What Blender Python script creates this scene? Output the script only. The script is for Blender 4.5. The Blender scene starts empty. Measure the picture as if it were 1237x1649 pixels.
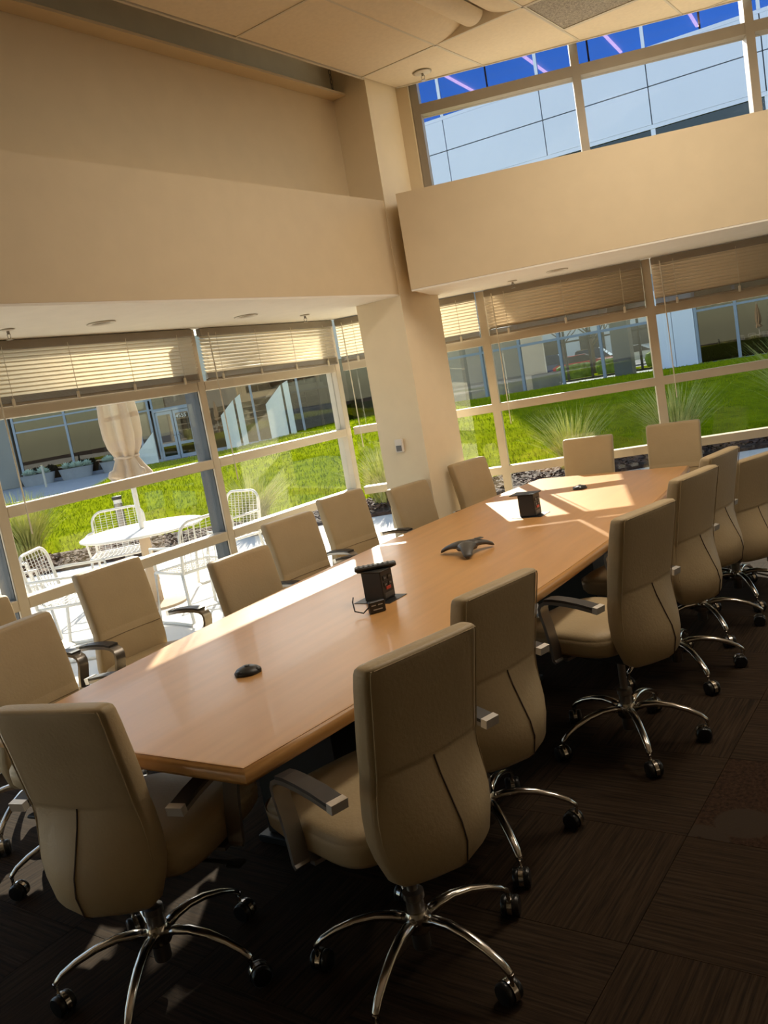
import bpy, math, random
from mathutils import Vector, Matrix
random.seed(7)
S = bpy.context.scene
COL = S.collection
R = math.radians

# ------------------------------------------------------------------ camera
def look_axes(yaw, pitch, roll):
    f = Vector((-math.sin(yaw)*math.cos(pitch), math.cos(yaw)*math.cos(pitch), math.sin(pitch)))
    r = Vector((math.cos(yaw), math.sin(yaw), 0)); u = r.cross(f)
    return r*math.cos(roll)+u*math.sin(roll), -r*math.sin(roll)+u*math.cos(roll), f
cam = bpy.data.cameras.new('camera'); co = bpy.data.objects.new('camera', cam); COL.objects.link(co)
cr, cu, cf = look_axes(.6304, -.1439, -.1724)
co.matrix_world = Matrix(((cr.x, cu.x, -cf.x, 4.3415), (cr.y, cu.y, -cf.y, -5.6612), (cr.z, cu.z, -cf.z, 1.6426), (0, 0, 0, 1)))
cam.sensor_fit = 'VERTICAL'; cam.sensor_height = 36; cam.sensor_width = 27
cam.lens = 1388.5*36/1649; cam.clip_start = .05; cam.clip_end = 400
S.camera = co

# ------------------------------------------------------------------ sky, sun, exposure
SUN_AZ = (-.61, .792); SUN_EL = R(26.6)
W = bpy.data.worlds.new('sky'); S.world = W; W.use_nodes = True
nt = W.node_tree; bg = nt.nodes['Background']
sky = nt.nodes.new('ShaderNodeTexSky'); sky.sky_type = 'NISHITA'; sky.sun_disc = False
sky.sun_elevation = SUN_EL; sky.sun_rotation = math.atan2(SUN_AZ[0], SUN_AZ[1]); sky.air_density = 1.0; sky.dust_density = .6
nt.links.new(sky.outputs[0], bg.inputs[0]); bg.inputs[1].default_value = .10
sl = bpy.data.lights.new('sun', 'SUN'); sl.energy = 4.6; sl.angle = R(.6); sl.color = (1, .91, .77)
so = bpy.data.objects.new('sun', sl); COL.objects.link(so)
so.rotation_euler = Vector((-SUN_AZ[0]*math.cos(SUN_EL), -SUN_AZ[1]*math.cos(SUN_EL), -math.sin(SUN_EL))).to_track_quat('-Z', 'Y').to_euler()
so.location = (-20, 8, 20)
vs = S.view_settings
vs.view_transform = 'Standard'; vs.look = 'None'; vs.gamma = 1; vs.use_curve_mapping = False
vs.exposure = 1.58

# ------------------------------------------------------------------ materials
MATS = {}
def mat(name, col, rough=.6, metal=0, var=.06, scale=8, bump=0, bscale=None, spec=.5, emit=None, coat=0, stretch=None):
    if name in MATS: return MATS[name]
    m = bpy.data.materials.new(name); m.use_nodes = True; n = m.node_tree; p = n.nodes['Principled BSDF']
    p.inputs['Roughness'].default_value = rough; p.inputs['Metallic'].default_value = metal
    p.inputs['Specular IOR Level'].default_value = spec; p.inputs['Coat Weight'].default_value = coat
    tc = n.nodes.new('ShaderNodeTexCoord'); src = tc.outputs['Object']
    if stretch:
        mp = n.nodes.new('ShaderNodeMapping'); mp.inputs['Scale'].default_value = stretch
        n.links.new(src, mp.inputs[0]); src = mp.outputs[0]
    nz = n.nodes.new('ShaderNodeTexNoise'); nz.inputs['Scale'].default_value = scale; nz.inputs['Detail'].default_value = 4
    n.links.new(src, nz.inputs['Vector'])
    rp = n.nodes.new('ShaderNodeValToRGB'); e = rp.color_ramp.elements
    e[0].position = .3; e[1].position = .7
    e[0].color = (*[max(0, c*(1-var)) for c in col], 1); e[1].color = (*[min(1, c*(1+var)) for c in col], 1)
    n.links.new(nz.outputs[0], rp.inputs[0]); n.links.new(rp.outputs[0], p.inputs['Base Color'])
    if bump:
        b = n.nodes.new('ShaderNodeBump'); b.inputs['Strength'].default_value = bump; b.inputs['Distance'].default_value = .01
        n2 = n.nodes.new('ShaderNodeTexNoise'); n2.inputs['Scale'].default_value = bscale or scale*6; n2.inputs['Detail'].default_value = 3
        n.links.new(src, n2.inputs['Vector']); n.links.new(n2.outputs[0], b.inputs['Height']); n.links.new(b.outputs[0], p.inputs['Normal'])
    if emit:
        p.inputs['Emission Color'].default_value = (*emit[0], 1); p.inputs['Emission Strength'].default_value = emit[1]
    MATS[name] = m
    return m

def glass(name, tint, refl, rough=0.0, gcol=(1, 1, 1)):
    m = bpy.data.materials.new(name); m.use_nodes = True; n = m.node_tree; n.nodes.clear()
    o = n.nodes.new('ShaderNodeOutputMaterial'); mx = n.nodes.new('ShaderNodeMixShader')
    t = n.nodes.new('ShaderNodeBsdfTransparent'); t.inputs[0].default_value = (*tint, 1)
    g = n.nodes.new('ShaderNodeBsdfGlossy'); g.inputs['Roughness'].default_value = rough; g.inputs[0].default_value = (*gcol, 1)
    nz = n.nodes.new('ShaderNodeTexNoise'); nz.inputs['Scale'].default_value = .7
    tc = n.nodes.new('ShaderNodeTexCoord'); n.links.new(tc.outputs['Object'], nz.inputs['Vector'])
    ma = n.nodes.new('ShaderNodeMath'); ma.operation = 'MULTIPLY_ADD'; ma.inputs[1].default_value = refl*.2; ma.inputs[2].default_value = refl*.9
    n.links.new(nz.outputs[0], ma.inputs[0]); n.links.new(ma.outputs[0], mx.inputs[0])
    n.links.new(t.outputs[0], mx.inputs[1]); n.links.new(g.outputs[0], mx.inputs[2]); n.links.new(mx.outputs[0], o.inputs[0])
    return m

M_wall = mat('tan_paint', (.71, .585, .395), .75, bump=.04, bscale=300, var=.02)
M_column = mat('cream_paint', (.88, .77, .57), .7, var=.02, bump=.03, bscale=300)
M_soffit = mat('soffit_white', (.90, .86, .77), .8, var=.02)
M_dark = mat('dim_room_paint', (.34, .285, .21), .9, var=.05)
M_tile = mat('ceiling_tile', (.90, .81, .66), .9, var=.03, scale=40, bump=.15, bscale=260)
M_grid = mat('grid_bar_enamel', (.76, .72, .63), .5, var=.02)
M_frame = mat('champagne_aluminium', (.64, .56, .44), .42, .1, var=.03)
M_fin = mat('blue_grey_aluminium', (.085, .095, .108), .5, .2, var=.04)
M_clere = mat('bronze_aluminium', (.33, .29, .235), .45, .2, var=.03)
M_glass = glass('window_glass', (.93, .95, .94), .055)
M_cglass = glass('clerestory_glass', (.95, .96, .97), .001)
M_fglass = glass('far_glass', (.78, .80, .80), .04)
M_dglass = glass('dark_reflective_glass', (.10, .11, .11), .09, gcol=(.8, .78, .7))
M_bglass = glass('blue_tinted_glass', (.75, .70, .80), .50, .0, gcol=(.11, .28, .72))
M_slat = mat('blind_slat_enamel', (.86, .79, .68), .45, var=.03)
_n = M_slat.node_tree; _t = _n.nodes.new('ShaderNodeBsdfTranslucent'); _t.inputs[0].default_value = (.95, .88, .74, 1); _x = _n.nodes.new('ShaderNodeMixShader'); _x.inputs[0].default_value = .6
_o = _n.nodes['Material Output']; _n.links.new(_n.nodes['Principled BSDF'].outputs[0], _x.inputs[1]); _n.links.new(_t.outputs[0], _x.inputs[2]); _n.links.new(_x.outputs[0], _o.inputs[0])
M_blindrail = mat('blind_rail_taupe', (.30, .26, .21), .5, var=.05)
M_cord = mat('blind_cord', (.72, .66, .55), .7)
M_leather = mat('taupe_leather', (.44, .335, .195), .5, var=.05, scale=5, bump=.12, bscale=90, spec=.35)
M_seam = mat('dark_seam', (.07, .045, .03), .8)
M_chrome = mat('polished_aluminium', (.62, .58, .53), .17, 1.0, var=.03)
M_armmetal = mat('brushed_arm_metal', (.30, .28, .26), .33, .9, var=.06)
M_armpad = mat('black_arm_pad', (.035, .03, .027), .5)
M_cap = mat('arm_end_satin', (.80, .77, .72), .3, .6)
M_black = mat('black_plastic', (.012, .012, .012), .45, var=.2)
M_wheel = mat('caster_black', (.01, .01, .01), .3, var=.2)
M_module = mat('module_black', (.022, .021, .020), .42, var=.2)
M_phone = mat('charcoal_phone', (.07, .066, .06), .45, var=.15)
M_red = mat('red_socket', (.45, .04, .02), .4)
M_label = mat('grey_print', (.45, .45, .43), .6)
M_patio = mat('pale_concrete', (.80, .75, .68), .85, var=.05, scale=2, bump=.1)
M_walk = mat('grey_concrete', (.42, .43, .44), .85, var=.06, scale=1.5)
M_mulch = mat('bark_mulch', (.075, .042, .028), .95, var=.6, scale=14, bump=1, bscale=30)
M_white = mat('white_powder_coat', (.78, .75, .70), .45, var=.03)
M_canvas = mat('tan_canvas', (.50, .375, .26), .85, var=.05, scale=4, bump=.08, bscale=120)
M_planter = mat('planter_concrete', (.36, .35, .345), .85, var=.08, scale=3)
M_succ = mat('succulent_green', (.46, .54, .42), .6, var=.25, scale=20)
M_fac = mat('facade_concrete', (.55, .52, .46), .85, var=.05, scale=.6)
M_metalf = mat('facade_blue_metal', (.34, .37, .42), .5, .2, var=.04)
M_panel = mat('white_metal_panel', (.85, .86, .95), .38, .15, var=.02, scale=.3)
M_joint = mat('panel_joint', (.10, .11, .12), .8)
M_pale = mat('pale_slab', (.95, .90, .79), .8, var=.04)
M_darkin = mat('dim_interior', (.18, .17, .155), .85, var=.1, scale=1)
M_lightbar = mat('warm_light_bar', (.9, .6, .5), .5, emit=((1, .62, .50), 1.6))
M_bark = mat('bare_bark', (.16, .12, .09), .9, var=.2)
M_hedge = mat('hedge_green', (.20, .30, .05), .8, var=.4, scale=5, bump=.8, bscale=20)
M_asphalt = mat('asphalt', (.16, .16, .165), .9, var=.1)
M_tyre = mat('tyre', (.02, .02, .02), .8)
M_carglass = mat('car_glass', (.03, .035, .04), .1)

# wood: straight fine grain on satin varnish
def wood():
    m = mat('maple_veneer', (.60, .31, .108), .34, var=.07, scale=2.2, stretch=(9, .8, 9), coat=.06)
    return m
M_wood = wood()
M_woodedge = mat('maple_edge', (.56, .285, .09), .32, var=.08, scale=2.5, stretch=(8, .7, 8), coat=.1)

def carpet(name, base, motif=False):
    m = bpy.data.materials.new(name); m.use_nodes = True; n = m.node_tree; p = n.nodes['Principled BSDF']
    p.inputs['Roughness'].default_value = .95; p.inputs['Specular IOR Level'].default_value = .1
    tc = n.nodes.new('ShaderNodeTexCoord'); oi = n.nodes.new('ShaderNodeObjectInfo')
    ad = n.nodes.new('ShaderNodeVectorMath'); ad.operation = 'ADD'
    sc = n.nodes.new('ShaderNodeVectorMath'); sc.operation = 'SCALE'; sc.inputs[0].default_value = (3.7, 9.1, 0)
    n.links.new(oi.outputs['Random'], sc.inputs['Scale']); n.links.new(tc.outputs['Object'], ad.inputs[0]); n.links.new(sc.outputs[0], ad.inputs[1])
    mp = n.nodes.new('ShaderNodeMapping'); mp.inputs['Scale'].default_value = (3, 95, 1) if not motif else (60, 60, 1)
    n.links.new(ad.outputs[0], mp.inputs[0])
    nz = n.nodes.new('ShaderNodeTexNoise'); nz.inputs['Scale'].default_value = 1.0; nz.inputs['Detail'].default_value = 5; nz.inputs['Roughness'].default_value = .7
    n.links.new(mp.outputs[0], nz.inputs['Vector'])
    rp = n.nodes.new('ShaderNodeValToRGB'); e = rp.color_ramp.elements
    e[0].position = .36; e[1].position = .68
    e[0].color = (*[c*.45 for c in base], 1); e[1].color = (*[c*1.5 for c in base], 1)
    k = rp.color_ramp.elements.new(.52); k.color = (base[0]*1.05, base[1]*.9, base[2]*.8, 1)
    n.links.new(nz.outputs[0], rp.inputs[0]); src = rp.outputs[0]
    if motif:
        wv = n.nodes.new('ShaderNodeTexVoronoi'); wv.inputs['Scale'].default_value = 4.5
        n.links.new(tc.outputs['Object'], wv.inputs['Vector'])
        r2 = n.nodes.new('ShaderNodeValToRGB'); f = r2.color_ramp.elements
        f[0].position = .16; f[0].color = (0, 0, 0, 1); f[1].position = .20; f[1].color = (1, 1, 1, 1)
        g = r2.color_ramp.elements.new(.46); g.color = (1, 1, 1, 1); h = r2.color_ramp.elements.new(.5); h.color = (0, 0, 0, 1)
        mx = n.nodes.new('ShaderNodeMix'); mx.data_type = 'RGBA'
        n.links.new(wv.outputs['Distance'], r2.inputs[0]); n.links.new(r2.outputs[0], mx.inputs[0])
        n.links.new(src, mx.inputs[6]); mx.inputs[7].default_value = (base[0]*1.15, base[1]*1.35, base[2]*1.5, 1); src = mx.outputs[2]
    n.links.new(src, p.inputs['Base Color'])
    b = n.nodes.new('ShaderNodeBump'); b.inputs['Strength'].default_value = .35; b.inputs['Distance'].default_value = .004
    n.links.new(nz.outputs[0], b.inputs['Height']); n.links.new(b.outputs[0], p.inputs['Normal'])
    return m
M_carpet = carpet('striped_carpet', (.030, .021, .013))
M_motif = carpet('medallion_carpet', (.030, .018, .011), True)

def grassmat(name, a, b, scale=3):
    m = bpy.data.materials.new(name); m.use_nodes = True; n = m.node_tree; p = n.nodes['Principled BSDF']
    p.inputs['Roughness'].default_value = .9; p.inputs['Specular IOR Level'].default_value = .0
    tc = n.nodes.new('ShaderNodeTexCoord'); nz = n.nodes.new('ShaderNodeTexNoise'); nz.inputs['Scale'].default_value = scale; nz.inputs['Detail'].default_value = 8
    nz.inputs['Roughness'].default_value = .75
    n.links.new(tc.outputs['Object'], nz.inputs['Vector'])
    rp = n.nodes.new('ShaderNodeValToRGB'); e = rp.color_ramp.elements; e[0].position = .34; e[1].position = .66
    e[0].color = (*a, 1); e[1].color = (*b, 1)
    n.links.new(nz.outputs[0], rp.inputs[0]); n.links.new(rp.outputs[0], p.inputs['Base Color'])
    return m
M_lawn = grassmat('lawn_green', (.12, .16, .003), (.30, .34, .006))
M_blade = grassmat('lawn_blade', (.19, .26, .003), (.44, .45, .008), .8)
M_reed = grassmat('tuft_blade', (.30, .35, .07), (.76, .72, .26), 5)

# ------------------------------------------------------------------ mesh helpers
class MB:
    def __init__(s): s.v = []; s.f = []
    def add(s, vs, fs):
        o = len(s.v); s.v += [tuple(v) for v in vs]; s.f += [tuple(i+o for i in f) for f in fs]; return s
    def box(s, x0, x1, y0, y1, z0, z1, M=None):
        v = [(x0, y0, z0), (x1, y0, z0), (x1, y1, z0), (x0, y1, z0), (x0, y0, z1), (x1, y0, z1), (x1, y1, z1), (x0, y1, z1)]
        if M: v = [M @ Vector(q) for q in v]
        return s.add(v, [(0, 3, 2, 1), (4, 5, 6, 7), (0, 1, 5, 4), (1, 2, 6, 5), (2, 3, 7, 6), (3, 0, 4, 7)])
    def bbox(s, x0, x1, y0, y1, z0, z1, c=.004):   # box with chamfered vertical and top/bottom edges
        def ring(i, z): 
            a, b, d, e = x0+i, x1-i, y0+i, y1-i
            return [(a+c, d, z), (b-c, d, z), (b, d+c, z), (b, e-c, z), (b-c, e, z), (a+c, e, z), (a, e-c, z), (a, d+c, z)]
        return s.loft([ring(c, z0), ring(0, z0+c), ring(0, z1-c), ring(c, z1)])
    def prism(s, poly, z0, z1, M=None):
        n = len(poly); v = [(x, y, z0) for x, y in poly]+[(x, y, z1) for x, y in poly]
        if M: v = [M @ Vector(q) for q in v]
        return s.add(v, [tuple(range(n-1, -1, -1)), tuple(range(n, 2*n))]+[(i, (i+1) % n, n+(i+1) % n, n+i) for i in range(n)])
    def loft(s, rings, caps=True, closed=True):
        n = len(rings[0]); v = [p for r in rings for p in r]; f = []
        for i in range(len(rings)-1):
            for j in range(n if closed else n-1):
                k = (j+1) % n; f.append((i*n+j, i*n+k, (i+1)*n+k, (i+1)*n+j))
        if caps: f += [tuple(range(n-1, -1, -1)), tuple((len(rings)-1)*n+j for j in range(n))]
        return s.add(v, f)
    def tube(s, path, rad, n=8, flat=1.0, up=(0, 0, 1)):
        path = [Vector(p) for p in path]; rs = rad if hasattr(rad, '__len__') else [rad]*len(path); rings = []
        for i, p in enumerate(path):
            t = (path[min(i+1, len(path)-1)]-path[max(i-1, 0)]).normalized()
            u = Vector(up); a = t.cross(u)
            if a.length < .05: a = t.cross(Vector((1, 0, 0)))
            a.normalize(); b = a.cross(t).normalized()
            rings.append([p+a*math.cos(q)*rs[i]+b*math.sin(q)*rs[i]*flat for q in (2*math.pi*k/n for k in range(n))])
        return s.loft(rings)
    def lathe(s, prof, n=20, c=(0, 0, 0)):
        return s.loft([[(c[0]+r*math.cos(2*math.pi*k/n), c[1]+r*math.sin(2*math.pi*k/n), c[2]+z) for k in range(n)] for r, z in prof])
    def strap(s, path, wv, th):      # flat bar swept along path; wv = half width vector
        path = [Vector(p) for p in path]; wv = Vector(wv); rings = []
        for i, p in enumerate(path):
            t = (path[min(i+1, len(path)-1)]-path[max(i-1, 0)]).normalized(); nn = wv.normalized().cross(t).normalized()*th*.5
            rings.append([p-wv-nn, p+wv-nn, p+wv+nn, p-wv+nn])
        return s.loft(rings)
    def mesh(s, name, material, smooth=False):
        me = bpy.data.meshes.new(name); me.from_pydata(s.v, [], s.f); me.update()
        import bmesh
        bm = bmesh.new(); bm.from_mesh(me); bmesh.ops.recalc_face_normals(bm, faces=bm.faces); bm.to_mesh(me); bm.free()
        if material: me.materials.append(material)
        if smooth:
            for p in me.polygons: p.use_smooth = True
            if smooth is not True: me.set_sharp_from_angle(angle=R(smooth))
        return me
    def build(s, name, material, parent=None, smooth=False, loc=None, rz=None):
        return link(name, s.mesh(name, material, smooth), parent, loc, rz)
def link(name, me, parent=None, loc=None, rz=None):
    o = bpy.data.objects.new(name, me); COL.objects.link(o)
    if parent: o.parent = parent
    if loc: o.location = loc
    if rz is not None: o.rotation_euler = (0, 0, rz)
    return o
def thing(name, label, cat, loc=(0, 0, 0), rz=0, group=None):
    o = link(name, None, None, loc, rz); return tag(o, label, cat, group)
def tag(o, label=None, cat=None, group=None, kind=None):
    for k, v in (('label', label), ('category', cat), ('group', group), ('kind', kind)):
        if v: o[k] = v
    return o
def struct(o, label=None): return tag(o, label, kind='structure')
def copy_tree(o, parent=None):
    c = o.copy(); COL.objects.link(c); c.parent = parent
    for ch in list(o.children): copy_tree(ch, c)
    return c
def sell(w, d, n, k=32, y0=0, z=0, rear=0, front=0):
    out = []
    for i in range(k):
        a = 2*math.pi*i/k; c, s_ = math.cos(a), math.sin(a)
        x = w*math.copysign(abs(c)**(2/n), c); y = d*math.copysign(abs(s_)**(2/n), s_)
        q = 1-(x/w)**2; qr = 1-abs(x/w)**1.35
        out.append((x, y0+y-(rear*qr if s_ < 0 else front*q), z))
    return out

# far wall frame: s along the wall from the glass corner, n into the room
A = R(22.5); SA, CA = math.sin(A), math.cos(A)
def FW(s, n, z=0): return Vector((s*CA+n*SA, s*SA-n*CA, z))
MFW = Matrix(((CA, SA, 0, 0), (SA, -CA, 0, 0), (0, 0, 1, 0), (0, 0, 0, 1)))   # (s, n, z) -> world
def clip(poly, nx, ny, d):          # keep nx*x+ny*y >= d
    out = []
    for i, p in enumerate(poly):
        q = poly[(i+1) % len(poly)]; a = nx*p[0]+ny*p[1]-d; b = nx*q[0]+ny*q[1]-d
        if a >= 0: out.append(p)
        if a*b < 0: t = a/(a-b); out.append((p[0]+t*(q[0]-p[0]), p[1]+t*(q[1]-p[1])))
    return out

# ------------------------------------------------------------------ room shell
ZS, ZB, ZC = 2.2256, 2.865, 3.6525      # soffit, bulkhead top, ceiling
XR, YB = 7.6, -8.6                      # unseen right and back walls
ZU, ZM, ZL = 1.8127, 1.3479, .8445      # rails

fl = MB().prism([(0, YB), (XR, YB), (XR, XR*SA/CA), (0, 0)], -.25, -.012).build('floor', M_dark)
struct(fl, 'dark striped carpet floor laid in quarter-turned square tiles')
T = .586; tile_meshes = {}
for i in range(-6, 8):
    for j in range(-11, 8):
        x0, y0 = 3.42+i*T, -3.02+j*T
        g = .0007
        p = [(x0+g, y0+g), (x0+T-g, y0+g), (x0+T-g, y0+T-g), (x0+g, y0+T-g)]
        full = len(p); p = clip(p, 1, 0, .005); p = clip(p, -1, 0, -XR+.01) if p else p; p = clip(p, 0, 1, YB+.01) if p else p
        p = clip(p, SA, -CA, .005) if p else p
        if len(p) < 3: continue
        cx, cy = x0+T/2, y0+T/2
        rot = (i+j) % 2 == 0; key = tuple((round(a-cx, 3), round(b-cy, 3)) for a, b in p)
        mot = (i, j) in ((0, 0), (2, -2), (1, 3), (-1, -4)) and len(p) == 4
        if rot: q = [(b, -a) for a, b in key]
        else: q = list(key)
        kk = (tuple(q), mot)
        if kk not in tile_meshes: tile_meshes[kk] = MB().prism(q, -.012, 0).mesh('carpet_tile', M_motif if mot else M_carpet)
        link('carpet_tile', tile_meshes[kk], fl, (cx, cy, 0), R(90) if rot else 0)

# ceiling with lay-in tiles; edge runs along x = 1.05 and along n = .56
ce = MB().prism([(.4, YB), (XR, YB), (XR, 3.2), (1.05, .5), (.4, .2)], 4.35, 4.5).build('ceiling', M_dark)
struct(ce, 'suspended ceiling of pale tan lay-in tiles above the table')
def ceil_clip(p):
    p = clip(p, 1, 0, 1.05); p = clip(p, -1, 0, -XR) if p else p; p = clip(p, 0, 1, YB) if p else p
    return clip(p, SA, -CA, .56) if p else p
xs = [1.05]+[1.626+.6*k for k in range(10)]+[XR]
ys = [.63-1.19*k for k in range(-3, 9)]
LIGHT_CELLS = [(1, 4), (3, 4), (3, 5), (6, 4)]
bars = []
for ix in range(len(xs)-1):
    for iy in range(len(ys)-1):
        if (ix, iy) in LIGHT_CELLS: continue
        x0, x1, y1, y0 = xs[ix], xs[ix+1], ys[iy], ys[iy+1]
        cells = [(x0, x1, y0, y1)]
        if ix == 2 and iy == 3: cells = [(x0, x1, y0+.585, y1)]
        for (a, b, c, d) in cells:
            p = ceil_clip([(a+.006, c+.006), (b-.006, c+.006), (b-.006, d-.006), (a+.006, d-.006)])
            if len(p) >= 3: MB().prism(p, ZC+.003, ZC+.022).build('ceiling_tile', M_tile, ce)
for x in xs[1:-1]:
    y1 = (x*SA-.56)/CA; MB().box(x-.007, x+.007, YB+.01, y1, ZC-.001, ZC+.0025).build('grid_bar', M_grid, ce)
for y in ys:
    p = ceil_clip([(1.05, y-.007), (XR, y-.007), (XR, y+.007), (1.05, y+.007)])
    if len(p) >= 3: MB().prism(p, ZC-.001, ZC+.0025).build('grid_bar', M_grid, ce)
MB().box(2.226, 2.826, .029, .041, ZC-.001, ZC+.0025).build('grid_bar', M_grid, ce)
MB().box(.783, 1.7, YB+.02, -.54, 3.86, 3.9).build('recess_cap', mat('recess_white', (.85, .80, .68), .8, var=.02), ce)
# painted edge trim of the ceiling
MB().box(1.035, 1.05, YB+.01, -.53, ZC-.004, ZC+.03).build('edge_trim', M_grid, ce)
MB().box(.92, 8.0, .547, .56, ZC-.004, ZC+.03, MFW).build('edge_trim', M_grid, ce)

# recess above the left bulkhead, with a steel beam flange
wl = MB().box(.55, .77, YB, -.528, ZB, 4.35).build('wall_left', M_wall); struct(wl, 'tan recessed upper wall above the left bulkhead')
bm_ = MB().box(.77, .882, YB, -.535, 3.597, 3.612).build('trim_1', M_wall)
struct(bm_, 'long steel beam flange running along the recessed upper wall')
MB().box(.7705, .782, YB, -.54, 3.613, 4.34).build('web', mat('beam_grey_paint', (.84, .80, .66), .7, var=.04), bm_)
bl = MB().box(.02, 1.04, YB, -.528, ZS+.012, ZB-.0005).build('trim_2', M_wall); struct(bl, 'deep tan bulkhead running above the patio windows')
MB().box(.022, 1.039, YB+.001, -.53, ZS, ZS+.012).build('soffit', M_soffit, bl)
br = MB().box(.868, 8.1, .27, 1.008, ZS+.012, ZB, MFW).build('trim_3', M_wall); struct(br, 'deep tan bulkhead under the clerestory window')
MB().prism([(.02, -.528), (.664, -.528), (.664, .02), (1.049, .02), (1.049, -.14), (1.19, -.53)]
           + [tuple(FW(.868, 1.007))[:2]]*0
           + [tuple(FW(.87, 1.007))[:2], tuple(FW(8.1, 1.007))[:2], tuple(FW(8.1, .02))[:2], tuple(FW(.02, .02))[:2]], ZS, ZS+.011).build('soffit', M_soffit, br)
MB().prism([(.02, -.527), (1.04, -.527), (1.04, -.1), (.8, .3), (.02, .01)], ZS+.012, ZS+.05).build('soffit_backing', M_wall, br)
ou = MB().box(0, 8.1, -.12, .27, ZS+.012, ZB, MFW).build('wall_far', M_wall); struct(ou, 'outer spandrel wall over the far windows')
struct(MB().box(1.26, 8.1, -2.75, -.125, 2.30, 2.42, MFW).build('sun_blocker', M_fac), 'added flat sun shade outside above the lawn windows, out of view')  # slab added out of view to keep sun off the far blinds
st = MB().box(.6, .995, .3, .545, ZB+.0005, 4.35, MFW).build('wall_stub', M_wall); struct(st, 'short wall return between the column and the clerestory')
colm = MB().box(.664, 1.048, -.528, -.02, 0, ZS-.0005).box(.664, 1.048, -.5279, -.15, ZS-.0005, 4.35).build('column', M_column)
struct(colm, 'square cream column standing in the glass corner')
struct(MB().prism([(XR, YB), (XR+.2, YB), (XR+.2, 3.5), (XR, 3.5)], 0, 4.4).build('wall_right', M_dark), 'unlit wall on the carpet side')
struct(MB().box(-.1, XR+.2, YB-.2, YB, 0, 4.4).build('wall_back', M_dark), 'unlit wall behind the table')
struct(MB().prism([(-.1, YB-.2), (XR+.2, YB-.2), (XR+.2, 4.2), tuple(FW(0, -.12))[:2], (-.1, 0)], 4.5, 4.65).build('roof', M_dark), 'flat roof slab')
ow = MB().box(-.12, .02, YB, 0, ZS+.012, 4.5).build('wall_outer', M_fac); struct(ow, 'outer spandrel wall over the patio windows')
struct(MB().box(0, 8.1, .2, .27, 4.0, 4.5, MFW).build('wall_far_upper', M_wall), 'outer wall strip above the clerestory window')

struct(MB().box(-.11, .0, YB, -7.96, 0, ZS).build('wall_patio_end', M_wall), 'short wall at the end of the patio windows')
struct(MB().box(7.50, 8.3, -.11, .0, 0, ZS, MFW).build('wall_lawn_end', M_wall), 'short wall at the end of the lawn windows')
struct(MB().box(7.72, 8.3, .36, .49, ZB+.001, 4.35, MFW).build('wall_clerestory_end', M_wall), 'short wall at the end of the clerestory')
# ------------------------------------------------------------------ glazing
MW = .062; DP = .11
LY = [0, -1.5205, -3.1217, -4.72, -6.32, -7.92]
w1 = struct(link('window_1', None), 'tall window wall facing the patio')
for k, y in enumerate(LY):
    MB().bbox(-DP if k == 0 else -.02, 0, y-MW/2, y+MW/2, .0, ZS-.001).build('mullion', M_frame, w1)
    if k: MB().bbox(-.15, -.0205, y-MW/2, y+MW/2, -.02, ZS).build('outer_fin', M_fin, w1)
for k in range(len(LY)-1):
    y1, y0 = LY[k]-MW/2, LY[k+1]+MW/2
    for zc_, h in ((ZU+.032, .064), (ZM-.031, .062), (ZL-.031, .062), (.04, .08)):
        MB().bbox(-DP+.01, -.001, y0, y1, zc_-h/2, zc_+h/2).build('rail', M_frame, w1)
    for z0, z1 in ((ZU+.064, ZS-.002), (ZM, ZU), (ZL, ZM-.062), (.08, ZL-.062)):
        MB().box(-.058, -.050, y0, y1, z0, z1).build('pane', M_glass, w1)
SX = [1.2205-1.2466*0, 2.4671, 3.7137, 4.96, 6.21, 7.46]
w2 = struct(link('window_2', None), 'tall window wall facing the shaded lawn')
ss = [0.0]+SX
for k, s in enumerate(ss):
    if k: MB().box(s-MW/2, s+MW/2, -DP, 0, 0, ZS-.001, MFW).build('mullion', M_frame, w2)
for k in range(len(ss)-1):
    a, b = ss[k]+MW/2+(.01 if k == 0 else 0), ss[k+1]-MW/2
    for zc_, h in ((ZU+.032, .064), (ZM-.031, .062), (ZL-.031, .062), (.04, .08)):
        MB().box(a, b, -DP+.01, -.001, zc_-h/2, zc_+h/2, MFW).build('rail', M_frame, w2)
    for z0, z1 in ((ZU+.064, ZS-.002), (ZM, ZU), (ZL, ZM-.062), (.08, ZL-.062)):
        MB().box(a, b, -.058, -.050, z0, z1, MFW).build('pane', M_glass, w2)
w3 = struct(link('window_3', None), 'clerestory window above the far bulkhead')
cs = [1.025, 2.133, 3.24, 4.35, 5.46, 6.57, 7.68]
for k, s in enumerate(cs): MB().box(s-.027, s+.027, .36, .49, ZB+.001, 3.995, MFW).build('mullion', M_clere, w3)
for k in range(len(cs)-1):
    a, b = cs[k]+.027, cs[k+1]-.027
    for z0, z1 in ((ZB+.001, ZB+.07), (3.462, 3.532), (3.93, 3.995)):
        MB().box(a, b, .365, .485, z0, z1, MFW).build('rail', M_clere, w3)
    for z0, z1 in ((ZB+.07, 3.462), (3.532, 3.93)):
        MB().box(a, b, .40, .408, z0, z1, MFW).build('pane', M_cglass, w3)

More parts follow.
